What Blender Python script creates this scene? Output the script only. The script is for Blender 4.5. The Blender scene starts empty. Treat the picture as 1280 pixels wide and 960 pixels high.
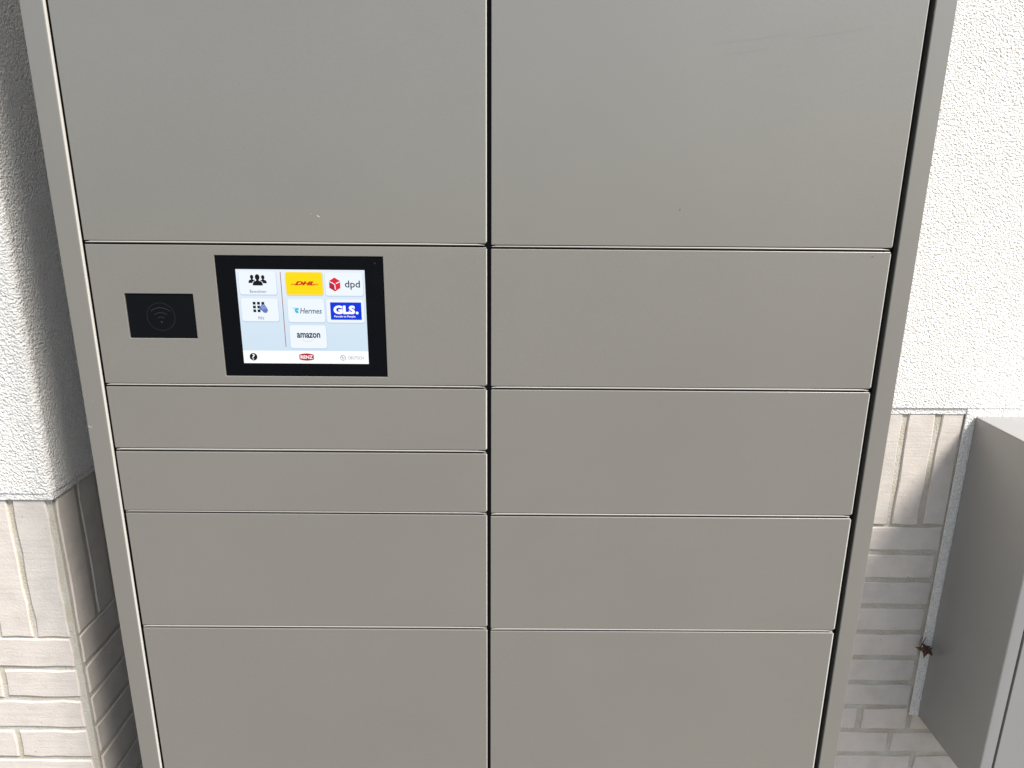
import bpy, bmesh, math, random
from mathutils import Vector, Matrix, noise as mnoise
random.seed(7)
R = math.radians
C = bpy.context.scene.collection
scene = bpy.context.scene

# ------------------------------------------------------------------ camera
cam = bpy.data.objects.new('camera', bpy.data.cameras.new('camera'))
C.objects.link(cam)
cam.data.sensor_width = 36.0
cam.data.lens = 904.8 / 1280 * 36.0
cam.data.clip_start = 0.02
cam.data.clip_end = 500
PITCH, ROLL, YAW = R(15.97), R(0.515), R(-0.329)
fw = Vector((0, math.cos(PITCH), -math.sin(PITCH)))
rt = Vector((1, 0, 0))
up = Vector((0, math.sin(PITCH), math.cos(PITCH)))
Zr = Matrix.Rotation(YAW, 3, 'Z')
fw, rt, up = Zr @ fw, Zr @ rt, Zr @ up
cr, sr = math.cos(ROLL), math.sin(ROLL)
rt, up = cr * rt + sr * up, -sr * rt + cr * up
H = 1.60                                   # eye height; z values below are given relative to it
m = Matrix((rt, up, -fw)).transposed().to_4x4()
m.translation = Vector((0, -0.915, H))
cam.matrix_world = m
scene.camera = cam

# ------------------------------------------------------------------ sky and sun
SUN_EL, SUN_AZ = 52.0, 129.0               # azimuth clockwise from +Y
world = bpy.data.worlds.new('World')
scene.world = world
world.use_nodes = True
wn = world.node_tree
wn.nodes.clear()
sky = wn.nodes.new('ShaderNodeTexSky')
sky.sky_type = 'NISHITA'
sky.sun_disc = False
sky.sun_elevation = R(SUN_EL)
sky.sun_rotation = R(SUN_AZ)
sky.dust_density = 2.0
bg = wn.nodes.new('ShaderNodeBackground')
bg.inputs['Strength'].default_value = 0.14
wo = wn.nodes.new('ShaderNodeOutputWorld')
wn.links.new(sky.outputs[0], bg.inputs[0])
wn.links.new(bg.outputs[0], wo.inputs[0])
sl = bpy.data.lights.new('sun', 'SUN')
sl.energy = 4.9
sl.angle = R(15)
sl.color = (1.0, 0.95, 0.88)
sun = bpy.data.objects.new('sun', sl)
C.objects.link(sun)
sdir = Vector((math.sin(R(SUN_AZ)) * math.cos(R(SUN_EL)), math.cos(R(SUN_AZ)) * math.cos(R(SUN_EL)), math.sin(R(SUN_EL))))
sun.rotation_euler = sdir.to_track_quat('Z', 'Y').to_euler()
sun.location = sdir * 5

vs = scene.view_settings
scene.display_settings.display_device = 'sRGB'
vs.view_transform = 'Standard'
vs.look = 'None'
vs.exposure = 0.54
vs.gamma = 1.0
vs.use_curve_mapping = False

# ------------------------------------------------------------------ materials
def mat(name):
    M = bpy.data.materials.new(name)
    M.use_nodes = True
    nt = M.node_tree
    return M, nt, nt.nodes['Principled BSDF']

def N(nt, typ, **kw):
    n = nt.nodes.new(typ)
    for k, v in kw.items():
        if k in n.inputs.keys():
            n.inputs[k].default_value = v
        else:
            setattr(n, k, v)
    return n

def ramp(nt, fac, stops):
    r = nt.nodes.new('ShaderNodeValToRGB')
    els = r.color_ramp.elements
    while len(els) < len(stops):
        els.new(0.5)
    for e, (p, c) in zip(els, stops):
        e.position = p
        e.color = (*c, 1) if len(c) == 3 else c
    nt.links.new(fac, r.inputs[0])
    return r

def simple(name, col, rough=0.5, metal=0.0, spec=0.5):
    M, nt, b = mat(name)
    b.inputs['Base Color'].default_value = (*col, 1)
    b.inputs['Roughness'].default_value = rough
    b.inputs['Metallic'].default_value = metal
    b.inputs['Specular IOR Level'].default_value = spec
    return M

def painted_metal(name, col, rough=0.40, metal=0.25, smudge=0.018):
    """metallic grey powder coat: fine sparkle, faint wipe marks in the gloss"""
    M, nt, b = mat(name)
    tc = N(nt, 'ShaderNodeTexCoord')
    geo = N(nt, 'ShaderNodeNewGeometry')
    fine = N(nt, 'ShaderNodeTexNoise', Scale=1400.0, Detail=2.0)
    nt.links.new(geo.outputs['Position'], fine.inputs['Vector'])
    big = N(nt, 'ShaderNodeTexNoise', Scale=3.5, Detail=5.0, Roughness=0.6)
    nt.links.new(geo.outputs['Position'], big.inputs['Vector'])
    c1 = tuple(x * 0.93 for x in col); c2 = tuple(x * 1.07 for x in col)
    r = ramp(nt, fine.outputs[0], [(0.3, c1), (0.7, c2)])
    rb = ramp(nt, big.outputs[0], [(0.3, (0.97, 0.97, 0.97)), (0.7, (1.03, 1.03, 1.03))])
    mx = N(nt, 'ShaderNodeMix', data_type='RGBA', blend_type='MULTIPLY')
    mx.inputs[0].default_value = 1.0
    nt.links.new(r.outputs[0], mx.inputs[6]); nt.links.new(rb.outputs[0], mx.inputs[7])
    nt.links.new(mx.outputs[2], b.inputs['Base Color'])
    b.inputs['Metallic'].default_value = metal
    b.inputs['Coat Weight'].default_value = 0.35
    b.inputs['Coat Roughness'].default_value = 0.22
    # wipe marks: stretched noise
    mp = N(nt, 'ShaderNodeMapping')
    mp.inputs['Scale'].default_value = (2.0, 2.0, 4.0)
    mp.inputs['Rotation'].default_value = (0, R(12), 0)
    nt.links.new(geo.outputs['Position'], mp.inputs[0])
    wp = N(nt, 'ShaderNodeTexNoise', Scale=2.0, Detail=6.0, Distortion=0.6)
    nt.links.new(mp.outputs[0], wp.inputs['Vector'])
    mr = N(nt, 'ShaderNodeMapRange')
    mr.inputs['From Min'].default_value = 0.3; mr.inputs['From Max'].default_value = 0.75
    mr.inputs['To Min'].default_value = rough - smudge; mr.inputs['To Max'].default_value = rough + smudge
    nt.links.new(wp.outputs[0], mr.inputs[0])
    nt.links.new(mr.outputs[0], b.inputs['Roughness'])
    bp = N(nt, 'ShaderNodeBump')
    bp.inputs['Strength'].default_value = 0.10
    bp.inputs['Distance'].default_value = 0.0004
    pe = N(nt, 'ShaderNodeTexNoise', Scale=420.0, Detail=3.0)
    nt.links.new(geo.outputs['Position'], pe.inputs['Vector'])
    nt.links.new(pe.outputs[0], bp.inputs['Height'])
    nt.links.new(bp.outputs[0], b.inputs['Normal'])
    return M

M_PAINT = painted_metal('grey_aluminium_powder_coat', (0.222, 0.213, 0.189))
M_PAINT2 = painted_metal('grey_box_coat', (0.31, 0.312, 0.31), 0.40, 0.4)
M_SEAL = simple('pale_seal', (0.31, 0.30, 0.27), 0.5)
M_DARK = simple('black_interior', (0.008, 0.008, 0.009), 0.7, 0, 0.2)
M_GLASS = simple('black_glass', (0.002, 0.0025, 0.004), 0.08, 0, 0.12)
def smear(M, base, amp, sc):
    nt = M.node_tree; b = nt.nodes['Principled BSDF']
    geo = N(nt, 'ShaderNodeNewGeometry'); n = N(nt, 'ShaderNodeTexNoise', Scale=sc, Detail=6.0, Roughness=0.7, Distortion=1.2)
    nt.links.new(geo.outputs['Position'], n.inputs['Vector'])
    mr = N(nt, 'ShaderNodeMapRange')
    mr.inputs['From Min'].default_value = 0.35; mr.inputs['From Max'].default_value = 0.7
    mr.inputs['To Min'].default_value = base; mr.inputs['To Max'].default_value = base + amp
    nt.links.new(n.outputs[0], mr.inputs[0]); nt.links.new(mr.outputs[0], b.inputs['Roughness'])
smear(M_GLASS, 0.06, 0.3, 28.0)
M_READER = simple('black_reader_plastic', (0.003, 0.004, 0.0055), 0.2, 0, 0.13)
M_ENGRAVE = simple('engraved_grey', (0.018, 0.018, 0.020), 0.35)
M_CHIP = simple('paint_scratch', (0.62, 0.6, 0.56), 0.5)
M_EDGE_HILITE = simple('pale_edge_highlight', (0.60, 0.58, 0.53), 0.4)  # pale colour stands in for bright highlights on door and frame edges
M_HAIR = painted_metal('hairline', (0.213, 0.204, 0.181))
M_SPECK = simple('dark_speck', (0.02, 0.018, 0.015), 0.7)

def plaster_mat():
    M, nt, b = mat('white_scraped_render')
    geo = N(nt, 'ShaderNodeNewGeometry')
    b.inputs['Roughness'].default_value = 0.9
    b.inputs['Specular IOR Level'].default_value = 0.2
    # distort the coordinates so the grains form short worm-like ridges
    d = N(nt, 'ShaderNodeTexNoise', Scale=110.0, Detail=2.0)
    nt.links.new(geo.outputs['Position'], d.inputs['Vector'])
    vm = N(nt, 'ShaderNodeVectorMath', operation='SCALE'); vm.inputs['Scale'].default_value = 0.0055
    nt.links.new(d.outputs['Color'], vm.inputs[0])
    va = N(nt, 'ShaderNodeVectorMath', operation='ADD')
    nt.links.new(geo.outputs['Position'], va.inputs[0]); nt.links.new(vm.outputs[0], va.inputs[1])
    v = N(nt, 'ShaderNodeTexVoronoi', Scale=330.0); v.feature = 'SMOOTH_F1'
    nt.links.new(va.outputs[0], v.inputs['Vector'])
    n2 = N(nt, 'ShaderNodeTexNoise', Scale=270.0, Detail=4.0, Roughness=0.6)
    nt.links.new(va.outputs[0], n2.inputs['Vector'])
    mth = N(nt, 'ShaderNodeMath', operation='MULTIPLY_ADD')
    mth.inputs[1].default_value = -0.8
    nt.links.new(v.outputs['Distance'], mth.inputs[0]); nt.links.new(n2.outputs[0], mth.inputs[2])
    bp = N(nt, 'ShaderNodeBump'); bp.inputs['Strength'].default_value = 1.0; bp.inputs['Distance'].default_value = 0.0034
    nt.links.new(mth.outputs[0], bp.inputs['Height']); nt.links.new(bp.outputs[0], b.inputs['Normal'])
    r = ramp(nt, n2.outputs[0], [(0.25, (0.66, 0.64, 0.60)), (0.6, (0.85, 0.835, 0.79))])
    nt.links.new(r.outputs[0], b.inputs['Base Color'])
    return M
M_PLASTER = plaster_mat()

def brick_mat():
    M, nt, b = mat('pinkish_beige_brick')
    oi = N(nt, 'ShaderNodeObjectInfo'); geo = N(nt, 'ShaderNodeNewGeometry')
    r = ramp(nt, oi.outputs['Random'], [(0.0, (0.54, 0.505, 0.462)), (0.5, (0.59, 0.54, 0.49)), (1.0, (0.57, 0.525, 0.475))])
    n1 = N(nt, 'ShaderNodeTexNoise', Scale=26.0, Detail=6.0, Roughness=0.6)
    nt.links.new(geo.outputs['Position'], n1.inputs['Vector'])
    rb = ramp(nt, n1.outputs[0], [(0.28, (0.90, 0.885, 0.87)), (0.5, (1, 1, 1)), (0.75, (1.08, 1.07, 1.05))])
    mx = N(nt, 'ShaderNodeMix', data_type='RGBA', blend_type='MULTIPLY'); mx.inputs[0].default_value = 1.0
    nt.links.new(r.outputs[0], mx.inputs[6]); nt.links.new(rb.outputs[0], mx.inputs[7])
    # scattered dark pits
    sp = N(nt, 'ShaderNodeTexVoronoi', Scale=75.0)
    nt.links.new(geo.outputs['Position'], sp.inputs['Vector'])
    rs = ramp(nt, sp.outputs['Distance'], [(0.0, (0.35, 0.33, 0.32)), (0.075, (0.5, 0.48, 0.46)), (0.13, (1, 1, 1))])
    gate = N(nt, 'ShaderNodeTexNoise', Scale=40.0, Detail=1.0)
    nt.links.new(geo.outputs['Position'], gate.inputs['Vector'])
    rg = ramp(nt, gate.outputs[0], [(0.56, (0, 0, 0)), (0.66, (0.8, 0.8, 0.8))])
    mx2 = N(nt, 'ShaderNodeMix', data_type='RGBA', blend_type='MULTIPLY')
    nt.links.new(rg.outputs[0], mx2.inputs[0])
    nt.links.new(mx.outputs[2], mx2.inputs[6]); nt.links.new(rs.outputs[0], mx2.inputs[7])
    nt.links.new(mx2.outputs[2], b.inputs['Base Color'])
    b.inputs['Roughness'].default_value = 0.85; b.inputs['Specular IOR Level'].default_value = 0.25
    n3 = N(nt, 'ShaderNodeTexNoise', Scale=260.0, Detail=5.0, Roughness=0.65)
    nt.links.new(geo.outputs['Position'], n3.inputs['Vector'])
    # drawn streaks along the brick
    mp = N(nt, 'ShaderNodeMapping'); mp.inputs['Scale'].default_value = (14, 14, 160)
    nt.links.new(geo.outputs['Position'], mp.inputs[0])
    n4 = N(nt, 'ShaderNodeTexNoise', Scale=1.0, Detail=3.0)
    nt.links.new(mp.outputs[0], n4.inputs['Vector'])
    ad = N(nt, 'ShaderNodeMath', operation='MULTIPLY_ADD'); ad.inputs[1].default_value = 0.7
    nt.links.new(n4.outputs[0], ad.inputs[0]); nt.links.new(n3.outputs[0], ad.inputs[2])
    bp = N(nt, 'ShaderNodeBump'); bp.inputs['Strength'].default_value = 0.35; bp.inputs['Distance'].default_value = 0.0022
    nt.links.new(ad.outputs[0], bp.inputs['Height']); nt.links.new(bp.outputs[0], b.inputs['Normal'])
    return M
M_BRICK = brick_mat()

def mortar_mat():
    M, nt, b = mat('sandy_mortar')
    geo = N(nt, 'ShaderNodeNewGeometry')
    n1 = N(nt, 'ShaderNodeTexNoise', Scale=300.0, Detail=6.0, Roughness=0.7)
    nt.links.new(geo.outputs['Position'], n1.inputs['Vector'])
    n0 = N(nt, 'ShaderNodeTexNoise', Scale=18.0, Detail=3.0)
    nt.links.new(geo.outputs['Position'], n0.inputs['Vector'])
    r = ramp(nt, n1.outputs[0], [(0.3, (0.42, 0.395, 0.345)), (0.65, (0.58, 0.555, 0.495))])
    r0 = ramp(nt, n0.outputs[0], [(0.35, (0.9, 0.86, 0.78)), (0.65, (1.05, 1.05, 1.05))])
    mx = N(nt, 'ShaderNodeMix', data_type='RGBA', blend_type='MULTIPLY'); mx.inputs[0].default_value = 1.0
    nt.links.new(r.outputs[0], mx.inputs[6]); nt.links.new(r0.outputs[0], mx.inputs[7])
    nt.links.new(mx.outputs[2], b.inputs['Base Color'])
    b.inputs['Roughness'].default_value = 0.95; b.inputs['Specular IOR Level'].default_value = 0.1
    bp = N(nt, 'ShaderNodeBump'); bp.inputs['Strength'].default_value = 0.7; bp.inputs['Distance'].default_value = 0.003
    nt.links.new(n1.outputs[0], bp.inputs['Height']); nt.links.new(bp.outputs[0], b.inputs['Normal'])
    return M
M_MORTAR = mortar_mat()

def ground_mat():
    M, nt, b = mat('grey_paving')
    geo = N(nt, 'ShaderNodeNewGeometry')
    br = N(nt, 'ShaderNodeTexBrick', Scale=1.0)
    br.inputs['Brick Width'].default_value = 0.4; br.inputs['Row Height'].default_value = 0.2
    br.inputs['Mortar Size'].default_value = 0.004
    br.inputs['Color1'].default_value = (0.15, 0.14, 0.12, 1); br.inputs['Color2'].default_value = (0.13, 0.12, 0.105, 1)
    br.inputs['Mortar'].default_value = (0.16, 0.145, 0.12, 1)
    nt.links.new(geo.outputs['Position'], br.inputs['Vector'])
    nt.links.new(br.outputs['Color'], b.inputs['Base Color'])
    b.inputs['Roughness'].default_value = 0.85
    return M
M_GROUND = ground_mat()

def leaf_mat():
    M, nt, b = mat('dry_brown_leaf')
    geo = N(nt, 'ShaderNodeNewGeometry')
    n1 = N(nt, 'ShaderNodeTexNoise', Scale=160.0, Detail=4.0)
    nt.links.new(geo.outputs['Position'], n1.inputs['Vector'])
    r = ramp(nt, n1.outputs[0], [(0.35, (0.022, 0.010, 0.008)), (0.65, (0.10, 0.042, 0.028))])
    nt.links.new(r.outputs[0], b.inputs['Base Color'])
    b.inputs['Roughness'].default_value = 0.6
    return M
M_LEAF = leaf_mat()

def emit(name, col, k=1.0):
    """pixel colour of the lit display"""
    M, nt, b = mat(name)
    b.inputs['Base Color'].default_value = (0.004, 0.004, 0.005, 1)
    b.inputs['Roughness'].default_value = 0.2
    b.inputs['Specular IOR Level'].default_value = 0.15
    b.inputs['Emission Color'].default_value = (*[((c / 255) / 12.92 if c / 255 <= 0.04045 else ((c / 255 + 0.055) / 1.055) ** 2.4) for c in col], 1)
    b.inputs['Emission Strength'].default_value = k * 0.74
    return M
def display_mat():
    M, nt, b = mat('display_pale_blue')
    b.inputs['Base Color'].default_value = (0.004, 0.004, 0.005, 1)
    b.inputs['Roughness'].default_value = 0.2
    tc = N(nt, 'ShaderNodeTexCoord'); sx = N(nt, 'ShaderNodeSeparateXYZ')
    nt.links.new(tc.outputs['Generated'], sx.inputs[0])
    r = ramp(nt, sx.outputs[2], [(0.0, (0.64, 0.79, 0.91)), (0.45, (0.68, 0.81, 0.93)), (1.0, (0.83, 0.90, 0.98))])
    nt.links.new(r.outputs[0], b.inputs['Emission Color'])
    b.inputs['Emission Strength'].default_value = 0.67
    return M
E_BG = display_mat()
E_TILE = emit('display_white_blue', (236, 244, 252), 0.97)
E_FOOT = emit('display_white', (250, 252, 255))
E_SHADE = emit('display_tile_shadow', (188, 207, 228))
E_YEL = emit('display_yellow', (255, 216, 0))
E_RED = emit('display_red', (206, 32, 20))
E_CUBE = emit('display_crimson', (220, 36, 56))
E_CUBE2 = emit('display_dark_crimson', (180, 22, 58))
E_BLK = emit('display_black', (12, 14, 16))
E_NAVY = emit('display_navy', (52, 62, 84))
E_INK = emit('display_ink', (32, 44, 62))
E_GREY = emit('display_grey', (110, 110, 116))
E_LINE = emit('display_divider', (150, 70, 82))
E_CYAN = emit('display_cyan', (70, 185, 210))
E_CYAN2 = emit('display_pale_cyan', (150, 212, 232))
E_STEEL = emit('display_steel', (62, 88, 120))
E_BLUE = emit('display_blue', (0, 52, 214))
E_WHITE = emit('display_pure_white', (255, 255, 255))
E_HAND = emit('display_hand_blue', (92, 118, 186))
E_HAND2 = emit('display_hand_line', (190, 205, 235))
E_SMILE = emit('display_smile', (226, 190, 150))
E_BRAND = emit('display_brand_red', (176, 28, 44))

# ------------------------------------------------------------------ mesh helpers
def link(name, me, parent=None, material=None):
    o = bpy.data.objects.new(name, me)
    C.objects.link(o)
    if parent is not None:
        o.parent = parent
    if material is not None and me is not None and len(me.materials) == 0:
        me.materials.append(material)
    return o

def mesh_from(name, verts, faces, smooth=False):
    me = bpy.data.meshes.new(name)
    me.from_pydata(verts, [], faces)
    me.update()
    if smooth:
        for p in me.polygons: p.use_smooth = True
    return me

def box_bm(bm, x0, x1, y0, y1, z0, z1):
    v = [bm.verts.new(p) for p in ((x0, y0, z0), (x1, y0, z0), (x1, y1, z0), (x0, y1, z0), (x0, y0, z1), (x1, y0, z1), (x1, y1, z1), (x0, y1, z1))]
    for f in ((0, 3, 2, 1), (4, 5, 6, 7), (0, 1, 5, 4), (1, 2, 6, 5), (2, 3, 7, 6), (3, 0, 4, 7)):
        bm.faces.new([v[i] for i in f])

def finish(name, bm, parent, material, bevel=0.0, seg=2, loc=(0, 0, 0)):
    bmesh.ops.recalc_face_normals(bm, faces=bm.faces)
    if bevel > 0:
        bmesh.ops.bevel(bm, geom=[e for e in bm.edges if len(e.link_faces) == 2 and e.calc_face_angle(0) > 0.5], offset=bevel, segments=seg, profile=0.5, affect='EDGES')
        for f in bm.faces: f.smooth = True
    me = bpy.data.meshes.new(name)
    bm.to_mesh(me); bm.free()
    if bevel > 0:
        me.set_sharp_from_angle(angle=R(50))
    o = link(name, me, parent, material)
    if bevel > 0:
        w = o.modifiers.new('weighted', 'WEIGHTED_NORMAL')
        w.keep_sharp = True
    o.location = loc
    return o

def box(name, x0, x1, y0, y1, z0, z1, parent, material, bevel=0.0, seg=2):
    """box in world coordinates; z relative to the eye height"""
    bm = bmesh.new()
    cx, cy, cz = (x0 + x1) / 2, (y0 + y1) / 2, (z0 + z1) / 2
    box_bm(bm, x0 - cx, x1 - cx, y0 - cy, y1 - cy, z0 - cz, z1 - cz)
    o = finish(name, bm, parent, material, bevel, seg)
    p = parent.location if parent is not None else Vector((0, 0, 0))
    o.location = Vector((cx, cy, cz + H)) - p
    return o

def thing(name, label, cat, loc, group=None):
    o = bpy.data.objects.new(name, None)
    o.empty_display_size = 0.1
    C.objects.link(o)
    o.location = loc
    o['label'] = label; o['category'] = cat
    if group: o['group'] = group
    return o

def holed_plate(name, xs, zs, holes, y0, y1, parent, material, bevel, seg=2):
    """plate with rectangular openings, cut on a grid; zs relative to eye height"""
    bm = bmesh.new()
    p = parent.location
    g = {}
    for i, x in enumerate(xs):
        for j, z in enumerate(zs):
            for k, y in enumerate((y0, y1)):
                g[i, j, k] = bm.verts.new((x - p.x, y - p.y, z + H - p.z))
    solid = {(i, j) for i in range(len(xs) - 1) for j in range(len(zs) - 1) if (i, j) not in holes}
    for i, j in solid:
        bm.faces.new((g[i, j, 0], g[i + 1, j, 0], g[i + 1, j + 1, 0], g[i, j + 1, 0]))
        bm.faces.new((g[i, j, 1], g[i, j + 1, 1], g[i + 1, j + 1, 1], g[i + 1, j, 1]))
        if (i - 1, j) not in solid: bm.faces.new((g[i, j, 0], g[i, j + 1, 0], g[i, j + 1, 1], g[i, j, 1]))
        if (i + 1, j) not in solid: bm.faces.new((g[i + 1, j, 0], g[i + 1, j, 1], g[i + 1, j + 1, 1], g[i + 1, j + 1, 0]))
        if (i, j - 1) not in solid: bm.faces.new((g[i, j, 0], g[i, j, 1], g[i + 1, j, 1], g[i + 1, j, 0]))
        if (i, j + 1) not in solid: bm.faces.new((g[i, j + 1, 0], g[i + 1, j + 1, 0], g[i + 1, j + 1, 1], g[i, j + 1, 1]))
    loose = [v for v in bm.verts if not v.link_faces]
    bmesh.ops.delete(bm, geom=loose, context='VERTS')
    # dissolve flat grid edges so bevels only run round real edges
    bmesh.ops.recalc_face_normals(bm, faces=bm.faces)
    return finish(name, bm, parent, material, bevel, seg)

# ------------------------------------------------------------------ ground
gm = mesh_from('ground', [(-60, -60, 0), (60, -60, 0), (60, 60, 0), (-60, 60, 0)], [(0, 1, 2, 3)])
ground = link('ground', gm, None, M_GROUND)
ground['kind'] = 'structure'

# ------------------------------------------------------------------ bricks
def brick_mesh(w, h, d, seed, jit=0.0015):
    """slip with a slightly torn outline and a worn arris; front faces -Y, centred on the origin"""
    rnd = random.Random(seed)
    nx, nz = max(2, round(w / 0.03)), max(1, round(h / 0.03))
    nx, nz = min(nx, 8), min(nz, 8)
    loop = []
    for i in range(nx): loop.append((-w / 2 + w * i / nx, -h / 2))
    for i in range(nz): loop.append((w / 2, -h / 2 + h * i / nz))
    for i in range(nx): loop.append((w / 2 - w * i / nx, h / 2))
    for i in range(nz): loop.append((-w / 2, h / 2 - h * i / nz))
    n = len(loop); V = []; F = []
    j = [(rnd.uniform(-jit, jit), rnd.uniform(-jit, jit)) for _ in loop]
    ch = 0.0016
    for (x, z), (a, b) in zip(loop, j): V.append((x + a, d, z + b))
    for (x, z), (a, b) in zip(loop, j): V.append((x + a, ch * rnd.uniform(0.7, 1.3), z + b))
    for (x, z), (a, b) in zip(loop, j):
        s = ch * rnd.uniform(0.6, 1.6)
        V.append((x + a - math.copysign(min(s, abs(x)), x) * (abs(abs(x) - w / 2) < 1e-6), 0, z + b - math.copysign(s, z) * (abs(abs(z) - h / 2) < 1e-6)))
    for k in range(n):
        q = (k + 1) % n
        F.append((k, q, n + q, n + k)); F.append((n + k, n + q, 2 * n + q, 2 * n + k))
    F.append(tuple(range(2 * n, 3 * n)))
    me = mesh_from('brick', V, F)
    me.materials.append(M_BRICK)
    return me
BR = {}
def brick(parent, cx, y, cz, w, h, rot=0.0):
    key = (round(w, 3), round(h, 3))
    if key not in BR: BR[key] = [brick_mesh(w, h, 0.012, hash(key) % 1000 + s) for s in range(3)]
    o = link('brick', random.choice(BR[key]), parent)
    off = random.uniform(-0.0006, 0.0006)
    p = parent.location
    if rot == 0: o.location = Vector((cx, y + off, cz + H)) - p
    else: o.location = Vector((y - off, cx, cz + H)) - p
    o.rotation_euler = (random.uniform(-.004, .004), random.uniform(-.005, .005), rot + random.uniform(-.004, .004))
    return o

# ---- rear wall: white scraped render over a brick plinth
YB = 0.446
wall = thing('rear_wall', 'white rough rendered wall with pale brick base behind locker and mailbox cabinet', 'wall', (0.9, YB, 0))
box('masonry', -0.69, 3.2, YB + 0.0032, YB + 0.25, -H, -0.445, wall, M_MORTAR)
# mortar bed between render and soldier course
# render sheet: stepped outline, bullnosed lower edge
def render_sheet():
    bm = bmesh.new()
    box_bm(bm, -0.69, 3.2, YB - 0.004, YB + 0.25, H - 0.431, 3.4)
    return finish('render', bm, wall, M_PLASTER, 0.0, loc=(-0.9, -YB, 0))
render_sheet()
box('bed_joint', -0.69, 0.9135, YB - 0.001, YB + 0.02, -0.4445, -0.4312, wall, M_PLASTER)
box('render_strip', 0.9085, 3.2, YB - 0.003, YB + 0.002, -1.157, -0.4312, wall, M_PLASTER, 0.001, 1)
sx = [0.8565 - 0.0655 * k for k in range(0, 3)]
brick(wall, (0.8630 + 0.9065) / 2, YB, -0.5655, 0.9065 - 0.8630, 0.242)
for k in range(6):
    x1 = 0.8505 - 0.0655 * k
    brick(wall, x1 - 0.0265, YB, -0.5655, 0.053, 0.242)
for c in range(8):
    zt = -0.694 - 0.0643 * c
    if c < 7:
        ends = [0.905 - (0.004 if c % 2 else 0)]
        brick(wall, ends[0] - 0.12, YB, zt - 0.026, 0.24, 0.052)
        brick(wall, ends[0] - 0.12 - 0.252, YB, zt - 0.026, 0.24, 0.052)
for c in range(7, 14):
    zt = -0.694 - 0.0643 * c
    if zt - 0.052 < -H + 0.01: break
    j0 = [0.798, 0.876, 0.936][(c - 7) % 3]
    if c == 7:
        brick(wall, 0.798 - 0.006 - 0.12, YB, zt - 0.026, 0.24, 0.052)
        brick(wall, (0.805 + 0.9065) / 2, YB, zt - 0.026, 0.1015, 0.052)
        x = 0.9185
    else:
        brick(wall, j0 - 0.006 - 0.12, YB, zt - 0.026, 0.24, 0.052)
        x = j0 + 0.006
    while x < 2.6:
        brick(wall, x + 0.12, YB, zt - 0.026, 0.24, 0.052); x += 0.252

# ---- left pier: same finish, standing forward of the locker's back
YP, XP = 0.12, -0.708
pier = thing('wall_pier', 'white rendered pier with brick base left of the locker, its side in shadow', 'wall', (XP, YP, 0))
box('masonry', -2.6, XP - 0.002, YP + 0.0030, YP + 0.62, -H, -0.487, pier, M_MORTAR)
# rendered upper part with a rounded arris
def pier_render():
    bm = bmesh.new()
    xr, yf, rr = -0.702, YP - 0.005, 0.013
    prof = [(-2.6, yf)]
    for k in range(17):
        a = -math.pi / 2 + k / 16 * math.pi / 2
        prof.append((xr - rr + rr * math.cos(a), yf + rr + rr * math.sin(a)))
    prof += [(xr, YP + 0.62), (-2.6, YP + 0.62)]
    lo = [bm.verts.new((x - XP, y - YP, H - 0.4755 + (random.uniform(-.001, .001)))) for x, y in prof]
    hi = [bm.verts.new((x - XP, y - YP, 3.4)) for x, y in prof]
    n = len(prof)
    for k in range(n):
        f = bm.faces.new((lo[k], lo[(k + 1) % n], hi[(k + 1) % n], hi[k]))
        f.smooth = False
    bm.faces.new(lo[::-1]); bm.faces.new(hi)
    o = finish('render', bm, pier, M_PLASTER)
    return o
pier_render()
box('bed_joint', -2.6, XP + 0.004, YP - 0.0035, YP + 0.61, -0.4875, -0.4752, pier, M_PLASTER)
x = -0.7195
for k in range(24):
    brick(pier, x - 0.0255, YP, -0.6125, 0.051, 0.247); x -= 0.0605
for c in range(14):
    zt = -0.7405 - 0.0612 * c
    if zt - 0.052 < -H + 0.004: break
    x = -0.7205
    first = [0.24, 0.120, 0.24, 0.116][c % 4]
    w = first
    while x > -2.3:
        brick(pier, x - w / 2, YP, zt - 0.026, w, 0.052); x -= w + 0.0085; w = 0.24
# return face (looks towards +X)
y = YP + 0.010
for k in range(6):
    brick(pier, y + 0.0245, XP, -0.6125, 0.049, 0.247, R(90)); y += 0.0595
for c in range(14):
    zt = -0.7405 - 0.0612 * c
    if zt - 0.052 < -H + 0.004: break
    y = YP + 0.010
    w = 0.112 if c % 2 == 0 else 0.235
    while y + w < YP + 0.56:
        brick(pier, y + w / 2, XP, zt - 0.026, w, 0.052, R(90)); y += w + 0.0095; w = 0.235

# ------------------------------------------------------------------ parcel locker
XL, XR = -0.5608, 0.5115
lock = thing('parcel_locker', 'large grey metal parcel locker with lit touchscreen and two columns of doors', 'parcel locker', ((XL + XR) / 2, 0.2, 0))
TOP = 0.579
holed_plate('frame', [XL, -0.5338, 0.4868, XR], [-H + 0.02, -1.44, 0.5525, TOP], {(1, 1)}, 0.0, 0.0032, lock, M_PAINT, 0.0012, 3)
box('side_panel', XL + 0.0004, XL + 0.020, 0.0035, 0.435, -H + 0.02, TOP - 0.0005, lock, M_PAINT, 0.001, 1)
box('side_panel', XR - 0.020, XR - 0.0004, 0.0035, 0.435, -H + 0.02, TOP - 0.0005, lock, M_PAINT, 0.001, 1)
box('top_panel', XL + 0.0205, XR - 0.0205, 0.0325, 0.435, TOP - 0.02, TOP - 0.001, lock, M_PAINT, 0.001, 1)
box('carcass', XL + 0.021, XR - 0.021, 0.0195, 0.43, -H + 0.02, TOP - 0.021, lock, M_DARK)
box('centre_post', -0.034, -0.0165, 0.0095, 0.0193, -1.438, 0.550, lock, M_DARK)
box('plinth', XL + 0.03, XR - 0.03, 0.03, 0.42, -H, -H + 0.02, lock, M_DARK)
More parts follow.
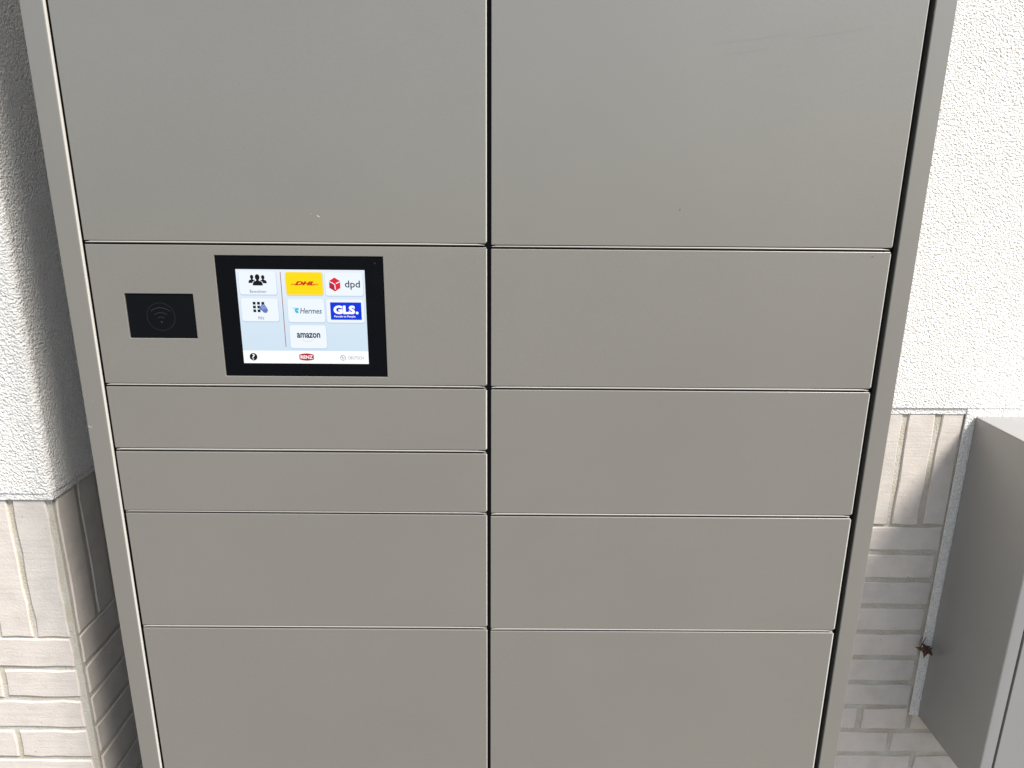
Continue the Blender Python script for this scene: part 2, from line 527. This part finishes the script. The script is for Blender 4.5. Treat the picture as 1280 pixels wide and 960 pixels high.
box('edge_highlight', -0.5342, -0.5324, 0.0008, 0.0036, -1.438, 0.5515, lock, M_EDGE_HILITE)  # highlight along the frame's left inner edge, added as a pale strip
GU, GL = 0.0019, 0.0030        # gap above / below each nominal joint line
def door(x0, x1, zt, zb, name='locker_door'):
    o = box(name, x0, x1, 0.0010, 0.0185, zb + GU, zt - GL, lock, M_PAINT, 0.0008, 2)
    o.location += Vector((random.uniform(-.0004, .0004), random.uniform(-.0003, .0004), random.uniform(-.0002, .0002)))
    o.rotation_euler = (random.uniform(-.0016, .0016), random.uniform(-.0006, .0006), random.uniform(-.0012, .0012))
    if x1 > -0.1: edge_highlight(o, x1, zb + GU, zt - GL)
    return o
def edge_highlight(o, x1, za, zb):
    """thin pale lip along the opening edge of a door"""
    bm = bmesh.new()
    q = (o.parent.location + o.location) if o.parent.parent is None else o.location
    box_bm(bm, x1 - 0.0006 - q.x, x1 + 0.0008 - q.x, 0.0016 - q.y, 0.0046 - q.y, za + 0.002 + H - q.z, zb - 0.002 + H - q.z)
    finish('edge_highlight', bm, o, M_EDGE_HILITE)
LX = (-0.5284, -0.0285); RX = (-0.0225, 0.4788)
Lz = [0.5505, -0.0821, -0.2669, -0.3577, -0.4492, -0.6323, -0.9990, -1.4370]
Rz = [0.5505, -0.0838, -0.2673, -0.4505, -0.6344, -1.0020, -1.4370]
doors = {}
for i in range(len(Lz) - 1):
    if i != 1: doors['L', i] = door(*LX, Lz[i], Lz[i + 1])
for i in range(len(Rz) - 1):
    doors['R', i] = door(*RX, Rz[i], Rz[i + 1])
# pale seal strips lying in the horizontal joints, tapering out at their ends
def seal(x0, x1, z):
    bm = bmesh.new()
    st = [(x0 + 0.001, 0.25), (x0 + 0.007, 0.9), (x0 + 0.05, 1.0), (x1 - 0.08, 1.0), (x1 - 0.012, 0.8), (x1 - 0.002, 0.2)]
    p = lock.location
    rings = []
    for x, k in st:
        t = 0.0011 * k
        zc = z + 0.0004 - (1 - k) * 0.0009
        prof = [(0.0075, zc + t), (0.0016, zc + t * 0.9), (0.0010, zc - t * 0.2), (0.0018, zc - t), (0.0075, zc - t)]
        rings.append([bm.verts.new((x - p.x, yy - p.y, zz + H)) for yy, zz in prof])
    for a, b in zip(rings, rings[1:]):
        for i in range(5):
            bm.faces.new((a[i], b[i], b[(i + 1) % 5], a[(i + 1) % 5]))
    bm.faces.new(rings[0]); bm.faces.new(rings[-1][::-1])
    finish('door_seal', bm, lock, M_SEAL)
for z in Lz[1:-1]: seal(*LX, z)
for z in Rz[1:-1]: seal(*RX, z)

# control panel with two cut-outs
px0, px1, pz0, pz1 = LX[0], LX[1], Lz[2] + GU, Lz[1] - GL
rx0, rx1, rz0, rz1 = -0.4872, -0.4021, -0.2034, -0.1474
bx0, bx1, bz0, bz1 = -0.3685, -0.1590, -0.2531, -0.0984
g = 0.0009
xs = [px0, rx0 - g, rx1 + g, bx0 - g, bx1 + g, px1]
zs = [pz0, bz0 - g, rz0 - g, rz1 + g, bz1 + g, pz1]
holes = {(1, 2)} | {(3, j) for j in (1, 2, 3)}
panel = holed_plate('control_panel', xs, zs, holes, 0.0010, 0.0185, lock, M_PAINT, 0.0007, 2)
edge_highlight(panel, px1, pz0, pz1)
reader = box('card_reader', rx0, rx1, 0.0022, 0.012, rz0, rz1, lock, M_READER, 0.0004, 1)
reader['label'] = 'black card reader plate with engraved wireless waves'
screen = box('touchscreen', bx0, bx1, 0.0016, 0.012, bz0, bz1, lock, M_GLASS, 0.0004, 1)
screen['label'] = 'black framed touchscreen showing parcel service buttons'

def local(parent, x, y, z):
    q = parent.location + (parent.parent.location if parent.parent else Vector((0, 0, 0)))
    return (x - q.x, y - q.y, z + H - q.z)

def flat(name, parent, polys, y, material, hole=None):
    """flat print: list of polygons [(x, z), ...] in metres, facing the viewer"""
    V, F = [], []
    for poly in polys:
        a = len(V)
        area = sum(poly[i][0] * poly[(i + 1) % len(poly)][1] - poly[(i + 1) % len(poly)][0] * poly[i][1] for i in range(len(poly)))
        if area < 0: poly = poly[::-1]
        V += [local(parent, px, y, pz) for px, pz in poly]
        F.append(tuple(range(a, a + len(poly))))
    return link(name, mesh_from(name, V, F), parent, material)

def arc_band(cx, cz, r0, r1, a0, a1, n=24):
    out = []
    for k in range(n):
        a, b = R(a0 + (a1 - a0) * k / n), R(a0 + (a1 - a0) * (k + 1) / n)
        out.append([(cx + r0 * math.cos(a), cz + r0 * math.sin(a)), (cx + r1 * math.cos(a), cz + r1 * math.sin(a)),
                    (cx + r1 * math.cos(b), cz + r1 * math.sin(b)), (cx + r0 * math.cos(b), cz + r0 * math.sin(b))])
    return out
def disc(cx, cz, r, rz=None, n=28):
    rz = rz or r
    return [(cx + r * math.cos(2 * math.pi * k / n), cz + rz * math.sin(2 * math.pi * k / n)) for k in range(n)]

# reader engraving
rcx, rcz = -0.4453, -0.1762
yr = 0.0021
flat('engraved_ring', reader, arc_band(rcx, rcz, 0.0177, 0.0181, 0, 360, 48), yr, M_ENGRAVE)
for i, (r, w, half) in enumerate(((0.0186, 0.0009, 40), (0.0123, 0.0008, 40), (0.0067, 0.0008, 40))):
    flat('wave', reader, arc_band(rcx, rcz - 0.0070, r - w / 2, r + w / 2, 90 - half, 90 + half, 18), yr, M_ENGRAVE)
flat('wave_dot', reader, [disc(rcx, rcz - 0.0070, 0.0012)], yr, M_ENGRAVE)
flat('camera_dot', screen, [disc(bx1 - 0.0095, bz1 - 0.0075, 0.0010)], 0.00155, M_ENGRAVE)

# ---- the lit display
SX0, SX1, SZ0, SZ1 = -0.3443, -0.1819, -0.2365, -0.1146
SW, SH = SX1 - SX0, SZ1 - SZ0
def U(u, v): return (SX0 + u * SW, SZ0 + v * SH)
Y1, Y2, Y3, Y4, Y5, Y6 = (0.0016 - 0.00007 * k for k in range(1, 7))
def rect(u0, u1, v0, v1): return [U(u0, v0), U(u1, v0), U(u1, v1), U(u0, v1)]
def rrect(u0, u1, v0, v1, r=0.0028, n=6):
    (x0, z0), (x1, z1) = U(u0, v0), U(u1, v1)
    pts = []
    for cx, cz, a in ((x1 - r, z1 - r, 0), (x0 + r, z1 - r, 90), (x0 + r, z0 + r, 180), (x1 - r, z0 + r, 270)):
        for k in range(n + 1):
            t = R(a + 90 * k / n)
            pts.append((cx + r * math.cos(t), cz + r * math.sin(t)))
    return pts
disp = flat('display', screen, [rect(0, 1, 0, 1)], Y1, E_BG)
flat('footer_bar', screen, [rect(0, 1, 0, 0.138)], Y2, E_FOOT)
flat('divider_line', screen, [rect(0.3435, 0.3485, 0.18, 0.975)], Y2, E_LINE)
tiles = {'people': (0.020, 0.309, 0.739, 0.978), 'pin': (0.020, 0.309, 0.456, 0.698),
         'a': (0.383, 0.670, 0.738, 0.975), 'b': (0.690, 0.983, 0.733, 0.972),
         'c': (0.383, 0.672, 0.450, 0.695), 'd': (0.688, 0.983, 0.448, 0.692), 'e': (0.385, 0.674, 0.168, 0.416)}
for k, (u0, u1, v0, v1) in tiles.items():
    flat('tile_shadow', screen, [rrect(u0 - 0.003, u1 + 0.004, v0 - 0.012, v1, 0.0032)], Y2, E_SHADE)
    flat('menu_tile', screen, [rrect(u0, u1, v0, v1)], Y3, E_YEL if k == 'a' else E_TILE)

def text(name, parent, body, u0, u1, v0, v1, y, material, shear=0.0, bold=0.0):
    """outline lettering fitted into a rectangle of the display"""
    cu = bpy.data.curves.new('lettering', 'FONT')
    cu.body = body; cu.size = 1.0; cu.shear = shear; cu.offset = bold; cu.resolution_u = 3
    tmp = bpy.data.objects.new('lettering', cu)
    C.objects.link(tmp)
    dg = bpy.context.evaluated_depsgraph_get()
    me = bpy.data.meshes.new_from_object(tmp.evaluated_get(dg))
    bpy.data.objects.remove(tmp)
    xs_ = [v.co.x for v in me.vertices]; ys_ = [v.co.y for v in me.vertices]
    a0, a1, b0, b1 = min(xs_), max(xs_), min(ys_), max(ys_)
    (X0, Z0), (X1, Z1) = U(u0, v0), U(u1, v1)
    for v in me.vertices:
        fx, fz = (v.co.x - a0) / (a1 - a0), (v.co.y - b0) / (b1 - b0)
        v.co = local(parent, X0 + fx * (X1 - X0), y, Z0 + fz * (Z1 - Z0))
    me.materials.clear()
    return link(name, me, parent, material)

# people icon and caption
def person_icon(u, v, s):
    cx, cz = U(u, v)
    sh = [(cx - 0.0062 * s, cz - 0.0066 * s), (cx - 0.0060 * s, cz - 0.0038 * s), (cx - 0.0046 * s, cz - 0.0016 * s), (cx - 0.0016 * s, cz - 0.0006 * s), (cx - 0.0016 * s, cz + 0.001 * s),
          (cx + 0.0016 * s, cz + 0.001 * s), (cx + 0.0016 * s, cz - 0.0006 * s), (cx + 0.0046 * s, cz - 0.0016 * s), (cx + 0.0060 * s, cz - 0.0038 * s), (cx + 0.0062 * s, cz - 0.0066 * s)]
    return [sh, disc(cx, cz + 0.0037 * s, 0.0029 * s, 0.0037 * s)]
ppl = person_icon(0.165, 0.888, 1.02)
flat('people_icon', screen, person_icon(0.122, 0.898, 0.74) + person_icon(0.208, 0.896, 0.74), Y4, E_BLK)
flat('icon_outline', screen, [[(x * 1.0 + (x - U(0.165, 0)[0]) * 0.16, z + (z - U(0, .888)[1]) * 0.1 + 0.0004) for x, z in p] for p in ppl], Y5, E_TILE)
flat('people_icon', screen, ppl, Y6, E_BLK)
text('caption', screen, 'Bewohner', 0.098, 0.228, 0.754, 0.788, Y4, E_GREY)
# keypad icon with pointing hand
kp = []
for i in range(3):
    for j in range(3):
        a, b = 0.112 + 0.034 * i, 0.636 - 0.040 * j
        if not (i == 2 and j > 0): kp.append(rect(a, a + 0.022, b - 0.004, b + 0.025))
flat('keypad_icon', screen, kp, Y4, E_BLK)
hx, hz = U(0.196, 0.588)
hand = [(hx - 0.0040, hz + 0.0036), (hx - 0.0028, hz + 0.0050), (hx - 0.0014, hz + 0.0062), (hx + 0.0004, hz + 0.0060), (hx + 0.0022, hz + 0.0046), (hx + 0.0042, hz + 0.0006),
        (hx + 0.0052, hz - 0.0022), (hx + 0.0030, hz - 0.0052), (hx - 0.0004, hz - 0.0050), (hx - 0.0030, hz - 0.0022), (hx - 0.0062, hz + 0.0004), (hx - 0.0058, hz + 0.0018)]
flat('hand_icon', screen, [hand], Y5, E_HAND)
fing = []
for k in range(4):
    ax, az = hx - 0.0040 + 0.0017 * k, hz + 0.0036 + 0.0007 * k
    fing.append([(ax, az), (ax + 0.0004, az + 0.0003), (ax + 0.0032, az - 0.0046), (ax + 0.0028, az - 0.0048)])
flat('hand_line', screen, fing, Y6, E_HAND2)
text('caption', screen, 'PIN', 0.146, 0.190, 0.472, 0.506, Y4, E_GREY)
# yellow tile: slanted red lettering with speed stripes
text('logo_lettering', screen, 'DHL', 0.452, 0.608, 0.838, 0.880, Y5, E_RED, 0.35, 0.06)
st = []
for k in range(3):
    v = 0.8415 + 0.0052 * k
    st.append(rect(0.420 + 0.004 * k, 0.458 + 0.003 * k, v, v + 0.0028)); st.append(rect(0.594 + 0.003 * k, 0.636, v, v + 0.0028))
flat('logo_stripes', screen, st, Y4, E_RED)
# red parcel cube and lowercase lettering
cx, cz = U(0.7635, 0.8495)
hx_, hz_ = 0.0070, 0.0088
top = [(cx, cz + hz_), (cx + hx_, cz + hz_ * 0.5), (cx, cz + 0.0004), (cx - hx_, cz + hz_ * 0.5)]
lf = [(cx - hx_, cz + hz_ * 0.5), (cx, cz + 0.0004), (cx, cz - hz_), (cx - hx_, cz - hz_ * 0.5)]
rg = [(cx + hx_, cz + hz_ * 0.5), (cx + hx_, cz - hz_ * 0.5), (cx, cz - hz_), (cx, cz + 0.0004)]
flat('parcel_cube', screen, [top, rg], Y4, E_CUBE)
flat('parcel_cube', screen, [lf], Y4, E_CUBE2)
def stroke(pts, w):
    out = []
    for (x0, z0), (x1, z1) in zip(pts, pts[1:]):
        d = Vector((x1 - x0, z1 - z0)); nrm = Vector((-d.y, d.x)).normalized() * w / 2
        out.append([(x0 + nrm.x, z0 + nrm.y), (x1 + nrm.x, z1 + nrm.y), (x1 - nrm.x, z1 - nrm.y), (x0 - nrm.x, z0 - nrm.y)])
    return out
flat('cube_line', screen, stroke([(cx - hx_ * 0.98, cz + hz_ * 0.42), (cx - 0.0014, cz + 0.0010), (cx + 0.0002, cz - 0.0008), (cx + 0.0004, cz - hz_ * 0.72)], 0.0012)
     + stroke([(cx + hx_, cz + hz_ * 0.42), (cx + 0.0016, cz + 0.0012)], 0.0012), Y5, E_TILE)
text('logo_lettering', screen, 'dpd', 0.842, 0.960, 0.796, 0.892, Y4, E_NAVY, 0, 0.012)
# winged head and italic lettering
wx, wz = U(0.430, 0.572)
flat('wing_icon', screen, [[(wx - 0.0026, wz + 0.0038), (wx + 0.0046, wz + 0.0036), (wx + 0.0046, wz + 0.0018), (wx + 0.0004, wz + 0.0022)],
                           [(wx - 0.0002, wz + 0.0012), (wx + 0.0044, wz + 0.0012), (wx + 0.0044, wz - 0.0002), (wx + 0.0016, wz - 0.0002)]], Y4, E_CYAN2)
flat('head_icon', screen, arc_band(wx + 0.0046, wz, 0.0010, 0.0034, 40, 300, 14) + [rect(0.449, 0.466, 0.562, 0.572)], Y5, E_CYAN)
text('logo_lettering', screen, 'Hermes', 0.478, 0.650, 0.541, 0.600, Y4, E_STEEL, 0.22, 0.012)
# blue plate with heavy white lettering
flat('logo_plate', screen, [rect(0.718, 0.962, 0.478, 0.663)], Y4, E_BLUE)
text('logo_lettering', screen, 'GLS', 0.742, 0.912, 0.538, 0.630, Y5, E_WHITE, 0, 0.055)
flat('logo_dot', screen, [disc(*U(0.927, 0.552), 0.0018)], Y5, E_WHITE)
text('slogan', screen, 'Parcels to People', 0.746, 0.912, 0.498, 0.524, Y5, E_WHITE, 0, 0.02)
# white tile: dark lowercase lettering with a smile
text('logo_lettering', screen, 'amazon', 0.440, 0.625, 0.280, 0.334, Y4, E_INK, 0, 0.028)
sxm, szm = U(0.522, 0.345)
flat('smile_line', screen, arc_band(sxm, szm, 0.0125, 0.0130, 235, 305, 14), Y4, E_SMILE)
# footer
flat('help_icon', screen, [disc(*U(0.0795, 0.070), 0.0050)], Y3, E_BLK)
text('help_mark', screen, '?', 0.0690, 0.0905, 0.040, 0.100, Y4, E_WHITE, 0, 0.0)
rxm, rzm = U(0.5045, 0.071)
flat('maker_badge', screen, [[(rxm - 0.0094, rzm - 0.0032), (rxm - 0.0052, rzm - 0.0044), (rxm, rzm - 0.0049), (rxm + 0.0052, rzm - 0.0044), (rxm + 0.0094, rzm - 0.0032),
                              (rxm + 0.0094, rzm + 0.0032), (rxm + 0.0052, rzm + 0.0044), (rxm, rzm + 0.0049), (rxm - 0.0052, rzm + 0.0044), (rxm - 0.0094, rzm + 0.0032)]], Y3, E_BRAND)
text('badge_lettering', screen, 'RENZ', 0.4560, 0.5540, 0.052, 0.090, Y4, E_WHITE, 0, 0.025)
gxm, gzm = U(0.796, 0.066)
flat('globe_icon', screen, arc_band(gxm, gzm, 0.0031, 0.0037, 0, 360, 28) + stroke([(gxm - 0.0026, gzm + 0.0010), (gxm, gzm - 0.0006), (gxm + 0.0026, gzm + 0.0010)], 0.0005)
     + stroke([(gxm - 0.0012, gzm + 0.0030), (gxm, gzm - 0.0006), (gxm - 0.0002, gzm - 0.0032)], 0.0005), Y3, E_GREY)
text('language_lettering', screen, 'DEUTSCH', 0.840, 0.960, 0.049, 0.082, Y3, E_GREY)

# small paint marks
def mark(parent, x, z, w, h, rot, material, y):
    pts = []
    for k in range(9):
        a = 2 * math.pi * k / 9; q = random.uniform(0.6, 1.1)
        u, v = w * q * math.cos(a), h * q * math.sin(a)
        pts.append((x + u * math.cos(rot) - v * math.sin(rot), z + u * math.sin(rot) + v * math.cos(rot)))
    flat('paint_chip', parent, [pts], y - 0.0003, material)
mark(doors['R', 0], 0.2101, -0.0370, 0.0008, 0.0009, 0, M_SPECK, 0.0008)
mark(doors['L', 0], -0.2351, -0.0490, 0.0026, 0.0006, R(-35), M_CHIP, 0.0008)
mark(doors['L', 0], -0.2440, -0.0460, 0.0010, 0.0003, R(10), M_CHIP, 0.0008)
mark(doors['L', 3], -0.5149, -0.3997, 0.0007, 0.0006, 0, M_SPECK, 0.0008)
mark(doors['R', 1], 0.4560, -0.0925, 0.0014, 0.0005, 0, M_SPECK, 0.0008)
for (xa, za, xb, zb) in ((0.235, 0.150, 0.330, 0.163), (0.250, 0.139, 0.300, 0.147), (0.345, 0.158, 0.420, 0.171)):
    flat('hairline_scratch', doors['R', 0], stroke([(xa, za), ((xa + xb) / 2, (za + zb) / 2 - 0.001), (xb, zb)], 0.0003), 0.00085, M_HAIR)
fr = [o for o in lock.children if o.name.startswith('frame')][0]
mark(fr, -0.5570, -0.3255, 0.0038, 0.0005, R(-22), M_CHIP, -0.0002)
mark(fr, -0.5480, -0.2900, 0.0006, 0.0004, 0, M_CHIP, -0.0002)

# ------------------------------------------------------------------ wall-hung box on the right
BX0, BX1, BY0, BY1, BT, BB = 0.9275, 1.7600, 0.236, 0.4415, -0.4485, -1.1570
mb = thing('wall_cabinet', 'grey metal mailbox cabinet hung on the wall to the right of the tall locker', 'mailbox cabinet', ((BX0 + BX1) / 2, (BY0 + BY1) / 2, H + BB))
holed_plate('frame', [BX0 + 0.0013, BX0 + 0.0235, BX1 - 0.0235, BX1 - 0.0013], [BB, BB + 0.0235, BT - 0.0235, BT - 0.0012], {(1, 1)}, BY0, BY0 + 0.02, mb, M_PAINT2, 0.0012, 2)
box('side_panel', BX0, BX0 + 0.0012, BY0 + 0.0002, BY1, BB + 0.0003, BT - 0.0014, mb, M_PAINT2, 0.0003, 1)
box('side_panel', BX1 - 0.0012, BX1, BY0 + 0.0002, BY1, BB + 0.0003, BT - 0.0014, mb, M_PAINT2, 0.0006, 1)
box('bottom_panel', BX0 + 0.0123, BX1 - 0.0123, BY0 + 0.0203, BY1, BB + 0.0006, BB + 0.012, mb, M_PAINT2, 0.0006, 1)
box('carcass', BX0 + 0.013, BX1 - 0.013, BY0 + 0.0205, BY1 - 0.002, BB + 0.013, BT - 0.014, mb, M_DARK)
box('top_panel', BX0 - 0.0006, BX1 + 0.0006, BY0 - 0.0006, BY1, BT - 0.0010, BT, mb, M_PAINT2, 0.0004, 1)
dw = (BX1 - BX0 - 0.047 - 0.0165) / 2
for i in range(2):
    for j in range(2):
        x0 = BX0 + 0.0235 + 0.0055 + i * (dw + 0.0055)
        hh = (BT - BB - 0.047 - 0.0165) / 2
        z0 = BB + 0.0235 + 0.0055 + j * (hh + 0.0055)
        box('mailbox_door', x0, x0 + dw, BY0 + 0.001, BY0 + 0.018, z0, z0 + hh, mb, M_PAINT2, 0.001, 2)

# ------------------------------------------------------------------ dry leaf caught beside the box
leaf_root = leaf = thing('dry_leaf', 'small curled brown dry leaf caught between brick wall and mailbox cabinet', 'leaf', (0.917, 0.437, H - 0.969))
def leaf_mesh():
    """lobed maple-like blade, cupped and twisted, with a raised midrib"""
    lobes = [(175, 0.0150), (118, 0.0120), (232, 0.0135), (62, 0.0085), (292, 0.0125), (0, 0.0070)]
    lobes.sort()
    rim = []
    for i, (a, r) in enumerate(lobes):
        a2, r2 = lobes[(i + 1) % len(lobes)]
        if a2 <= a: a2 += 360
        rim += [(a - 9, r * 0.72), (a, r), (a + 11, r * 0.70), ((a + a2) / 2, min(r, r2) * 0.58)]
    V, F = [(0, -0.007, 0)], []
    for ring, k in ((0, 0.5), (1, 1.0)):
        for i, (a, r) in enumerate(rim):
            x, z = r * k * math.cos(R(a)), r * k * math.sin(R(a))
            cup = -0.007 + 22.0 * (r * k) ** 2 * math.cos(R(2 * a + 40)) + 0.0012 * math.sin(i * 2.1)
            V.append((x * 0.8, cup, z))
    n = len(rim)
    for i in range(n):
        j = (i + 1) % n
        F.append((0, 1 + i, 1 + j)); F.append((1 + i, 1 + n + i, 1 + n + j, 1 + j))
    return mesh_from('leaf_blade', V, F)
lb = link('leaf_blade', leaf_mesh(), leaf, M_LEAF)
leaf.scale = (1.95, 1.4, 1.8)
leaf.location.x -= 0.006
leaf.location.y -= 0.003
leaf.rotation_euler = (R(12), R(-18), R(-14))
so = lb.modifiers.new('thickness', 'SOLIDIFY'); so.thickness = 0.0005
bm = bmesh.new()
bmesh.ops.create_cone(bm, cap_ends=True, segments=6, radius1=0.0006, radius2=0.0004, depth=0.016, matrix=Matrix.Translation((-0.003, -0.004, 0.010)) @ Matrix.Rotation(R(25), 4, 'Y'))
finish('stem', bm, leaf, M_LEAF)
